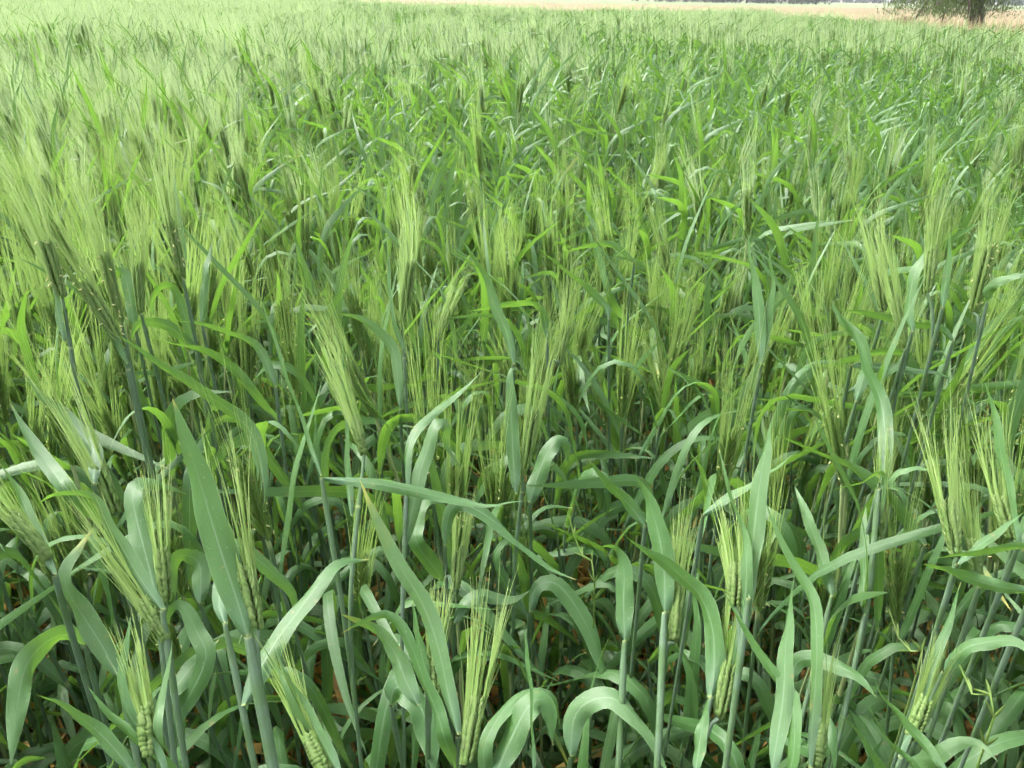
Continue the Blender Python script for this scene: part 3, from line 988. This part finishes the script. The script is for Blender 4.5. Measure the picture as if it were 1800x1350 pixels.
h2('barley plant with a curled leaf pointing down left in the upper right middle', .87,
   [([(1505, 705), (1520, 650), (1517, 605), (1500, 585), (1477, 560), (1460, 527)], 25, 15, 40, 1.05)])
h2('barley plant with a long flat leaf running left under right-hand ears', .9,
   [([(1675, 600), (1650, 577), (1600, 570), (1533, 553), (1473, 545)], 19, 25, 40, 1.0)])
h2('barley plant with a spindle leaf lying flat over the right-hand stems', .88,
   [([(1497, 641), (1567, 648), (1633, 653), (1682, 668)], 21, 20, 50, 1.02), ([(1595, 630), (1550, 620), (1500, 630), (1453, 643), (1413, 642)], 20, 25, 40, 1.0)])
h2('barley plant with a twisting upright leaf beside right-hand ears', .92,
   [([(1603, 583), (1597, 540), (1607, 483), (1623, 450), (1660, 393)], 24, 20, 50, 1.04)])
h2('barley plant with a flowering ear flecked yellow at the right edge', .93,
   [([(1735, 530), (1740, 507), (1767, 490), (1810, 482)], 19, 15, 30, .98)], ((1710, 550), (1743, 423), (1765, 290), 1.1, True))
h2('barley plant with an ear half behind a bright leaf at the right', .95,
   [([(1657, 540), (1667, 450), (1670, 397)], 15, 20, 40, 1.03)], ((1630, 517), (1640, 430), (1652, 310), 1.1))
h2('barley plant with a leaning ear and long pale awns, right of centre', .9, [], ((1592, 613), (1570, 517), (1538, 370), 1.1))
h2('barley plant with a pale upright ear and broom of awns, right', .92, [], ((1553, 550), (1543, 467), (1528, 330), 1.1))
h2('barley plant with two bright upright leaves side by side, right of centre', .9,
   [([(1338, 640), (1333, 533), (1320, 467), (1314, 405)], 23, 15, 40, 1.05), ([(1336, 640), (1347, 567), (1357, 500), (1352, 440)], 23, 20, 40, 1.05)])

# ------------------------------------------------------------------ the rest of the crop
def vnoise(x, y, s, seed=0.0):
    return (math.sin(x * s * 1.3 + 1.7 + seed) * math.cos(y * s * 1.1 - .6 + seed * 2) + math.sin((x + y) * s * .7 + 2.1 + seed)
            * math.cos((x - y) * s * .9 + seed)) * .5


def ear_chance(x, y):
    d = math.hypot(x, y)
    a = x / max(y, .2)
    p = 0.5
    if d > 1.0:
        p = 0.42
    if d > 1.25:
        p = 0.17
    if d > 1.9:
        p = 0.07
    if d >= 4.0:
        p = 0.46 + .35 * vnoise(x, y * .5, .9, 4.0)
    if a < -.36:
        p = 0.85
    elif a < -.2 and d > 1.3:
        p += .2
    if a > -.2 and d > 4:
        p -= .14
    return min(.95, max(.03, p + .16 * vnoise(x, y, 2.1)))


def crop_height(x, y):
    return .80 + .05 * vnoise(x, y, 1.3, 3.0) + .02 * vnoise(x, y, 5.0, 1.0)


def in_view(x, y, m=0.0):
    return y > 0.1 and abs(x) < .60 * y + .22 + m


# candidate stations on a jittered grid, nearest first
cell = 0.045
ST = []
for ix in range(-100, 101):
    for iy in range(-30, 118):
        x, y = (ix + R(-.48, .48)) * cell, (iy + R(-.48, .48)) * cell
        d = math.hypot(x, y)
        if d > 5.2 or y > edge_y(x, y) - .2 or abs(x) > .75 * max(y, 0) + 1.3:
            continue
        if d < .26:
            continue
        ST.append((d, x, y))
ST.sort()
HB = np.array([b for _, b in HEROES])
near = [s for s in ST if in_view(s[1], s[2]) and np.min(np.hypot(HB[:, 0] - s[1], HB[:, 1] - s[2])) > .03]
N_IND = 292 - len(HEROES)
ind, ind_set = [], set()
for s in near:
    if len(ind) >= N_IND:
        break
    # leave the open gap of the photograph's lower centre thinner
    if s[0] < .5 and R(0, 1) < .12:
        ind_set.add(s)
        continue
    ind.append(s)
    ind_set.add(s)


def px_of(p):
    c = CM[:3, :3].T @ (np.asarray(p) - CAM_P)
    return 900 + FPX * c[0] / -c[2], 675 - FPX * c[1] / -c[2]


TAIL = set('a an the of at to in on up over and its from above beside left right behind with near just rising standing rises between'.split())


def short_phrase(l):
    w = l.split(',')[0].split()[2:10]
    while w[-1] in TAIL:
        w.pop()
    return ' '.join(w)


HSHORT = [short_phrase(o['label']) for o, _ in HEROES]
HPX = [px_of(b + V3(0, 0, .72)) for _, b in HEROES]
for d, x, y in ind:
    short = d < .68
    H = crop_height(x, y) * R(.9, 1.06)
    if short:                                   # under-storey shoots below the leaves in front of the camera
        H = R(.46, .66) + .12 * (d - .3)
    ear = d > .93 and R(0, 1) < ear_chance(x, y) * .5
    t = gen_tiller(H, ear, 0, (R(-.09, .05), R(-.05, .05)))
    px, py = px_of((x, y, H * .9))
    k = int(np.argmin([math.hypot(px - hx_, (py - hy_) * .8) for hx_, hy_ in HPX]))
    far_ = abs(px - HPX[k][0])
    rel = 'left of' if px < HPX[k][0] - 12 else ('right of' if px > HPX[k][0] + 12 else ('behind' if d > math.hypot(*HB[k][:2]) else 'before'))
    kind = 'short barley shoot' if short else ('eared barley plant' if ear else 'earless barley plant')
    ca, sa = math.cos(t['az']), math.sin(t['az'])
    bent = ('right-bent' if ca > 0 else 'left-bent') if abs(ca) > abs(sa) else ('backward-bent' if sa > 0 else 'forward-bent')
    lab = '%s %s %s the plant %s' % (bent, kind, rel, HSHORT[k])
    place_plant(t, (x, y, 0), lab, kind + 's in the stand')
    continue

# everything farther is one uncountable mass: a point cloud that instances a pool of shoots and clumps
pool = bpy.data.collections.new('crop_pool')
names = []


def pool_obj(mb, nm, mats=PLANT_MATS):
    o = bpy.data.objects.new(nm, mb.mesh(nm, mats))
    pool.objects.link(o)


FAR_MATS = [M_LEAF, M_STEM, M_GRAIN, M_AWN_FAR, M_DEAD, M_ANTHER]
NA = 20                                          # 0-11 with ear, 12-19 without
for k in range(NA):
    mb = MB()
    joined(gen_tiller(R(.76, .86), k < 12, 1, (R(-.03, .02), R(-.03, .03))), mb)
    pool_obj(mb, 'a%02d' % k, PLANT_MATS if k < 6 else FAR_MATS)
NB = 12                                          # clumps: 0-5 many ears, 6-8 half, 9-11 leafy
for k in range(NB):
    mb = MB()
    pe = .92 if k < 6 else (.55 if k < 9 else .12)
    for q in range(20):
        M = np.eye(4)
        M[:3, 3] = (R(-.15, .15), R(-.15, .15), 0)
        joined(gen_tiller(R(.72, .9), R(0, 1) < pe, 2, (R(-.13, .03), R(-.05, .05)), False), mb, M)
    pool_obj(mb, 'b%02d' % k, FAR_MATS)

pts, rots, scl, var = [], [], [], []


def put(x, y, v, s, lean, rz):
    Rm = Matrix.Rotation(lean[0], 3, 'Y') @ Matrix.Rotation(lean[1], 3, 'X') @ Matrix.Rotation(rz, 3, 'Z')
    pts.append((x, y, 0))
    rots.append(tuple(Rm.to_euler()))
    scl.append(s)
    var.append(v)


for s in ST:
    if s in ind_set:
        continue
    d, x, y = s
    if (d < .55 and abs(x) < .75) or d > R(3.6, 5.2):
        continue
    H = crop_height(x, y) * R(.9, 1.08) / .81
    v = int(R(0, 6)) + (6 if R(1.0, 3.6) < d else 0) if R(0, 1) < ear_chance(x, y) else 12 + int(R(0, 8))
    put(x, y, v, H, (math.radians(R(-10, 3)), math.radians(R(-4, 4))), R(-3.14, 3.14))
step = .19
for ix in range(-150, 120):
    for iy in range(10, 185):
        x, y = (ix + R(-.5, .5)) * step, (iy + R(-.5, .5)) * step
        d = math.hypot(x, y)
        if d < R(3.7, 5.0) or abs(x) > .78 * y + 1.3 or y > edge_y(x, y) + R(-.25, .15):
            continue
        p = ear_chance(x, y) + R(-.25, .25)
        v = NA + (int(R(0, 6)) if p > .68 else (6 + int(R(0, 3)) if p > .4 else 9 + int(R(0, 3))))
        put(x, y, v, crop_height(x, y) / .80 * R(.93, 1.06), (math.radians(R(-6, 2)), math.radians(R(-3, 3))), R(-.6, .6))

me = bpy.data.meshes.new('barley_crop')
me.vertices.add(len(pts))
me.vertices.foreach_set('co', np.array(pts, np.float32).ravel())
a = me.attributes.new('rot', 'FLOAT_VECTOR', 'POINT')
a.data.foreach_set('vector', np.array(rots, np.float32).ravel())
a = me.attributes.new('scl', 'FLOAT', 'POINT')
a.data.foreach_set('value', np.array(scl, np.float32))
a = me.attributes.new('var', 'INT', 'POINT')
a.data.foreach_set('value', np.array(var, np.int32))
crop = bpy.data.objects.new('barley_crop', me)
COL.objects.link(crop)
tag(crop, 'dense mass of green bearded barley filling the field behind the near plants', 'barley crop', None, 'stuff')
ng = bpy.data.node_groups.new('crop_scatter', 'GeometryNodeTree')
ng.interface.new_socket('Geometry', in_out='INPUT', socket_type='NodeSocketGeometry')
ng.interface.new_socket('Geometry', in_out='OUTPUT', socket_type='NodeSocketGeometry')
gi, go = ng.nodes.new('NodeGroupInput'), ng.nodes.new('NodeGroupOutput')
ci = ng.nodes.new('GeometryNodeCollectionInfo')
ci.inputs['Collection'].default_value = pool
ci.inputs['Separate Children'].default_value = True
ci.inputs['Reset Children'].default_value = True
iop = ng.nodes.new('GeometryNodeInstanceOnPoints')
iop.inputs['Pick Instance'].default_value = True


def named(nm, ty):
    nd = ng.nodes.new('GeometryNodeInputNamedAttribute')
    nd.data_type = ty
    nd.inputs['Name'].default_value = nm
    return next(o for o in nd.outputs if o.enabled and o.name == 'Attribute')


ng.links.new(gi.outputs[0], iop.inputs['Points'])
ng.links.new(ci.outputs[0], iop.inputs['Instance'])
ng.links.new(named('var', 'INT'), iop.inputs['Instance Index'])
e2r = ng.nodes.new('FunctionNodeEulerToRotation')
ng.links.new(named('rot', 'FLOAT_VECTOR'), e2r.inputs[0])
ng.links.new(e2r.outputs[0], iop.inputs['Rotation'])
ng.links.new(named('scl', 'FLOAT'), iop.inputs['Scale'])
ng.links.new(iop.outputs[0], go.inputs[0])
crop.modifiers.new('scatter', 'NODES').node_group = ng

# ------------------------------------------------------------------ straw litter on the soil
mb = MB()
for i in range(2600):
    y = R(.1, 2.8)
    x = R(-1, 1) * (.75 * y + .5)
    a, ln, w = R(0, 6.28), R(.04, .17), R(.002, .008)
    h = R(.004, .05)
    p = V3(x, y, h)
    d = V3(math.cos(a), math.sin(a), R(-.1, .25))
    c = np.stack([p, p + d * ln * .5 + V3(0, 0, R(0, .015)), p + d * ln])
    c[:, 2] = np.maximum(c[:, 2], .004)
    ribbon(mb, c, np.tile(V3(-math.sin(a), math.cos(a), R(-.5, .5)), (3, 1)), w, R(0, 1), 2, 0, prof=lambda v: 1 - .6 * v)
tag(mb.obj('straw_litter', M_STRAW), 'brown straw and dead leaf litter on the soil', 'straw litter', None, 'stuff')


# ------------------------------------------------------------------ ryegrass weeds
def ryegrass(label, pxs, d):
    P = np.array([at(x, y, d) for x, y in pxs])
    g = V3(P[0][0] + R(-.02, .02), P[0][1] + R(-.02, .02), 0)
    c = smooth_path(np.vstack([g, (g + P[0]) / 2, P]), 40)
    r = empty('ryegrass', tuple(g))
    tag(r, label, 'ryegrass', 'ryegrass weeds among the barley')
    st, sp = MB(), MB()
    tube(st, c - g, .0008, 5, .2)
    t = tangents(c)
    k0 = int(np.argmin(np.linalg.norm(c - P[0], axis=1)))
    n = 0
    for k in np.linspace(k0, 38, 15):
        k = int(k)
        s = nrm(np.cross(t[k], nrm(c[k] - CAM_P))) * (1 if n % 2 else -1)
        n += 1
        dr = nrm(t[k] + s * .5)
        Pk, F, L = SP[6]
        M = np.stack([np.cross(dr, s) * .0011, nrm(np.cross(dr, np.cross(dr, s))) * .0018, dr * .012], 1)
        sp.add(Pk @ M.T + c[k] - g, F, L)
    st.obj('stem', M_WEED, r)
    o = sp.obj('spikelets', M_WEED, r)
    lf = MB()
    rand_leaf(lf, c[8] - g, R(0, 6), .16, .004, .4, 1.2, .5, .6, 0, .5, .4, 10, 3)
    lf.obj('leaf', M_WEED, r)


ryegrass('thin ryegrass spike with zigzag spikelets beside the bottom centre hoops', [(1045, 1050), (1025, 980), (1008, 940), (1000, 905)], .78)
ryegrass('thin ryegrass spike leaning left among the right-hand stems', [(1610, 1190), (1590, 1150), (1575, 1110), (1562, 1070)], .72)
ryegrass('thin ryegrass spike near the bottom right corner', [(1735, 1300), (1715, 1235), (1695, 1190), (1680, 1155)], .62)
ryegrass('short ryegrass spike in the gap right of centre', [(1165, 680), (1158, 640), (1150, 610), (1145, 580)], 1.05)

# ------------------------------------------------------------------ dry grass beyond the crop edge
mb = MB()
for i in range(20000):
    a = R(-.25, 1.0)
    y = edge_y(a, 1.0) + .3 + abs(RNG.normal(0, 8)) + R(0, 2)
    x = a * y
    h = R(.25, .7) * (1.3 if x > .42 * y else .8)
    w = .006 + .0009 * y
    a = R(0, 6.28)
    p = V3(x, y, 0)
    tp = p + V3(R(-.25, .15) * h, R(-.2, .2) * h, h)
    c = np.stack([p, p * .45 + tp * .55 + V3(0, 0, .05 * h), tp])
    ribbon(mb, c, np.tile(V3(math.cos(a), .3 * math.sin(a), 0), (3, 1)), w, R(0, 1), 2, 0, prof=lambda v: 1 - .8 * v)
tag(mb.obj('dry_grass', M_DRY), 'straw-coloured dry grass along the far edge of the crop', 'dry grass', None, 'stuff')


def bush(name, label, cat, px, py, d, wpx, hpx, mat, n=500, twigs=40, seed=1):
    """a mound of dead twigs: each twig a thin crooked tube"""
    rg = np.random.default_rng(seed)
    b = at(px, py, d)
    b[2] = 0
    W, Hh = wpx * d / FPX, hpx * d / FPX
    r = empty(name, tuple(b))
    tag(r, label, cat)
    br, tw = MB(), MB()
    for i in range(twigs):
        a, q = rg.uniform(0, 6.28), rg.uniform(.1, 1)
        e = V3(math.cos(a) * W * .5 * q, math.sin(a) * W * .3 * q, Hh * math.sqrt(max(0, 1 - q * q * .9)) * rg.uniform(.7, 1.1))
        tube(br, smooth_path(np.stack([V3(0, 0, 0) + e * .02 * V3(1, 1, 0), e * .5 + V3(0, 0, .12 * Hh), e]), 6), np.linspace(.018, .006, 6), 5, rg.uniform(0, 1))
        for k in range(n // twigs):
            s = e * rg.uniform(.5, 1.0) + rg.normal(0, .06 * Hh, 3)
            f = s + rg.normal(0, .14 * Hh, 3)
            s[2], f[2] = max(s[2], .01), max(f[2], .01)
            tube(tw, np.stack([s, (s + f) / 2 + rg.normal(0, .02, 3), f]), [.009, .007, .004], 3, rg.uniform(0, 1))
    br.obj('branches', mat, r)
    tag(tw.obj('twigs', mat, r), kind='stuff')


bush('brush_pile', 'low reddish-brown pile of dead branches beside the drooping tree', 'brush pile', 1594, 27, 52, 56, 13, M_RED, 700, 60, 3)
bush('dry_bush', 'pale pinkish-grey dry bush at the crop edge', 'bush', 1182, 18, 40, 42, 20, M_PINK, 600, 50, 4)


# ------------------------------------------------------------------ trees
def tree(name, label, base, height, crown_r, trunk_r, mats, leaves, droop, low, seed, limbs=9, group=None, leaf=.10, lean=0.0):
    rg = np.random.default_rng(seed)
    r = empty(name, (base[0], base[1], 0))
    tag(r, label, 'tree', group)
    tr, cr = MB(), MB()
    top = V3(lean, 0, height * .62)
    tp = smooth_path(np.stack([V3(0, 0, -.05), V3(lean * .3 + rg.normal(0, .1), 0, height * .25), top]), 12)
    tube(tr, tp, np.linspace(trunk_r, trunk_r * .4, 12) * (1 + .35 * np.exp(-np.linspace(0, 8, 12))), 9, .1)
    tr.obj('trunk', mats[0], r)
    ends = []
    for i in range(limbs):
        a = i * 2.4 + rg.uniform(-.4, .4)
        s = tp[int(rg.uniform(3, 11))]
        q = rg.uniform(.45, 1)
        e = V3(math.cos(a) * crown_r * q, math.sin(a) * crown_r * q, height * rg.uniform(low + .1, 1.0 - .35 * q)) + V3(lean * 1.7, 0, 0)
        m_ = (s + e) / 2 + V3(0, 0, height * .12)
        pth = smooth_path(np.stack([s, m_, e, e + V3(math.cos(a), math.sin(a), -droop) * crown_r * .25]), 10)
        lb = MB()
        tube(lb, pth, np.linspace(trunk_r * .42, trunk_r * .07, 10), 6, .2)
        lb.obj('limb', mats[0], r)
        ends += [pth[k] for k in range(3, 10)]
    ends = np.array(ends)
    n_cl = max(12, leaves // 40)
    for i in range(n_cl):
        c = ends[int(rg.uniform(0, len(ends)))] + rg.normal(0, crown_r * .11, 3)
        L = height * droop * rg.uniform(.08, .34)
        k = leaves // n_cl
        u = rg.uniform(0, 1, k)
        sp = crown_r * .07
        P = c + rg.normal(0, 1, (k, 3)) * V3(sp, sp, sp * .8) + np.stack([0 * u, 0 * u, -u * L], 1)
        keep = P[:, 2] > height * (low + rg.uniform(0, .06))
        P = P[keep]
        k = len(P)
        if not k:
            continue
        d1 = nrm(rg.normal(0, 1, (k, 3)) + V3(0, 0, -1.5 * droop))
        d2 = nrm(np.cross(d1, rg.normal(0, 1, (k, 3))))
        lw = leaf * rg.uniform(.5, 1.2, (k, 1))
        Q = np.stack([P - d2 * lw * .22, P + d1 * lw, P + d2 * lw * .22, P - d1 * lw], 1)
        ff = np.arange(k * 4).reshape(k, 4)
        rr = rg.uniform(0, 1)
        cr.add(Q, ff, np.tile([.5, .5, rr], (k * 4, 1)))
    cr.obj('crown', mats[1], r)
    return r


b = hit(1722, 34, 0)
tree('drooping_tree', 'drooping green tree with a dark trunk and bare low branches, upper right', at(1718, 30, 55), 7.5, 2.9, .42, (M_BARK, M_CROWN), 34000, 2.1, .055, 5, 22, leaf=.1, lean=-.9)
tree('spreading_tree', 'darker spreading tree at the top right corner', at(1812, 20, 120), 11, 4.6, .4, (M_BARK, M_GUM), 18000, 1.0, .2, 8, 12, leaf=.12)
# bare low branches reaching left under the drooping crown
tb = [o for o in COL.objects if o.name.startswith('drooping_tree')][0]
for i, (dx, dz) in enumerate([(-3.2, .75), (-2.7, 1.0), (-2.2, .55), (-3.9, 1.2), (-1.7, .4)]):
    s = V3(0, 0, 1.5 + .12 * i)
    lb = MB()
    e = V3(dx, R(-.5, .5), dz)
    tube(lb, smooth_path(np.stack([s, (s + e) / 2 + V3(0, 0, .35), e, e + V3(-.4, 0, -.35)]), 12), np.linspace(.09, .018, 12), 5, .2)
    lb.obj('low_branch', M_BARK, tb)
far_lab = ['dark gum tree in the distant belt along the top edge', 'pale-trunked gum tree in the distant belt along the top edge']
k = 0
for x in list(range(1125, 1445, 19)) + [1180, 1262, 1391]:
    pale = k % 4 == 1
    d = R(290, 320)
    tree('gum_tree', far_lab[pale], at(x + R(-6, 6), 6, d), R(11, 15), R(3.6, 5), .3, (M_PALEBARK if pale else M_BARK, M_GUM), 2600, 2.6, .0 if not pale else .12,
         100 + k, 7, ('pale' if pale else 'dark') + ' gum trees of the distant belt', leaf=.5)
    k += 1
k = 0
for x in range(1440, 1860, 24):
    d = R(560, 640)
    tree('distant_tree', 'blue-hazed tree on the horizon behind the far paddock', at(x + R(-8, 8), 7, d), R(11, 16), R(6, 9), .4, (M_BARK, M_GUM), 1500, 2.2, .0,
         300 + k, 5, 'blue-hazed trees on the horizon', leaf=1.0)
    k += 1

# ------------------------------------------------------------------ haze: the air over the paddocks
hz_me = bpy.data.meshes.new('haze')
X0, X1, Y0, Y1, Z0, Z1 = -2700, 2700, -320, 2600, -1.2, 110
hz_me.from_pydata([(x, y, z) for z in (Z0, Z1) for y in (Y0, Y1) for x in (X0, X1)], [],
                  [(0, 2, 3, 1), (4, 5, 7, 6), (0, 1, 5, 4), (2, 6, 7, 3), (0, 4, 6, 2), (1, 3, 7, 5)])
hz = bpy.data.objects.new('haze', hz_me)
COL.objects.link(hz)
hz['kind'] = 'stuff'
hz['label'] = 'thin bluish haze over the far paddocks'
hz['category'] = 'haze'
m, n, l = mat_new('haze_air')
pv = n.new('ShaderNodeVolumePrincipled')
pv.inputs['Color'].default_value = (0.86, 0.91, 1.0, 1)
pv.inputs['Density'].default_value = 0.0003
mo = n.new('ShaderNodeOutputMaterial')
l.new(pv.outputs[0], mo.inputs['Volume'])
hz_me.materials.append(m)
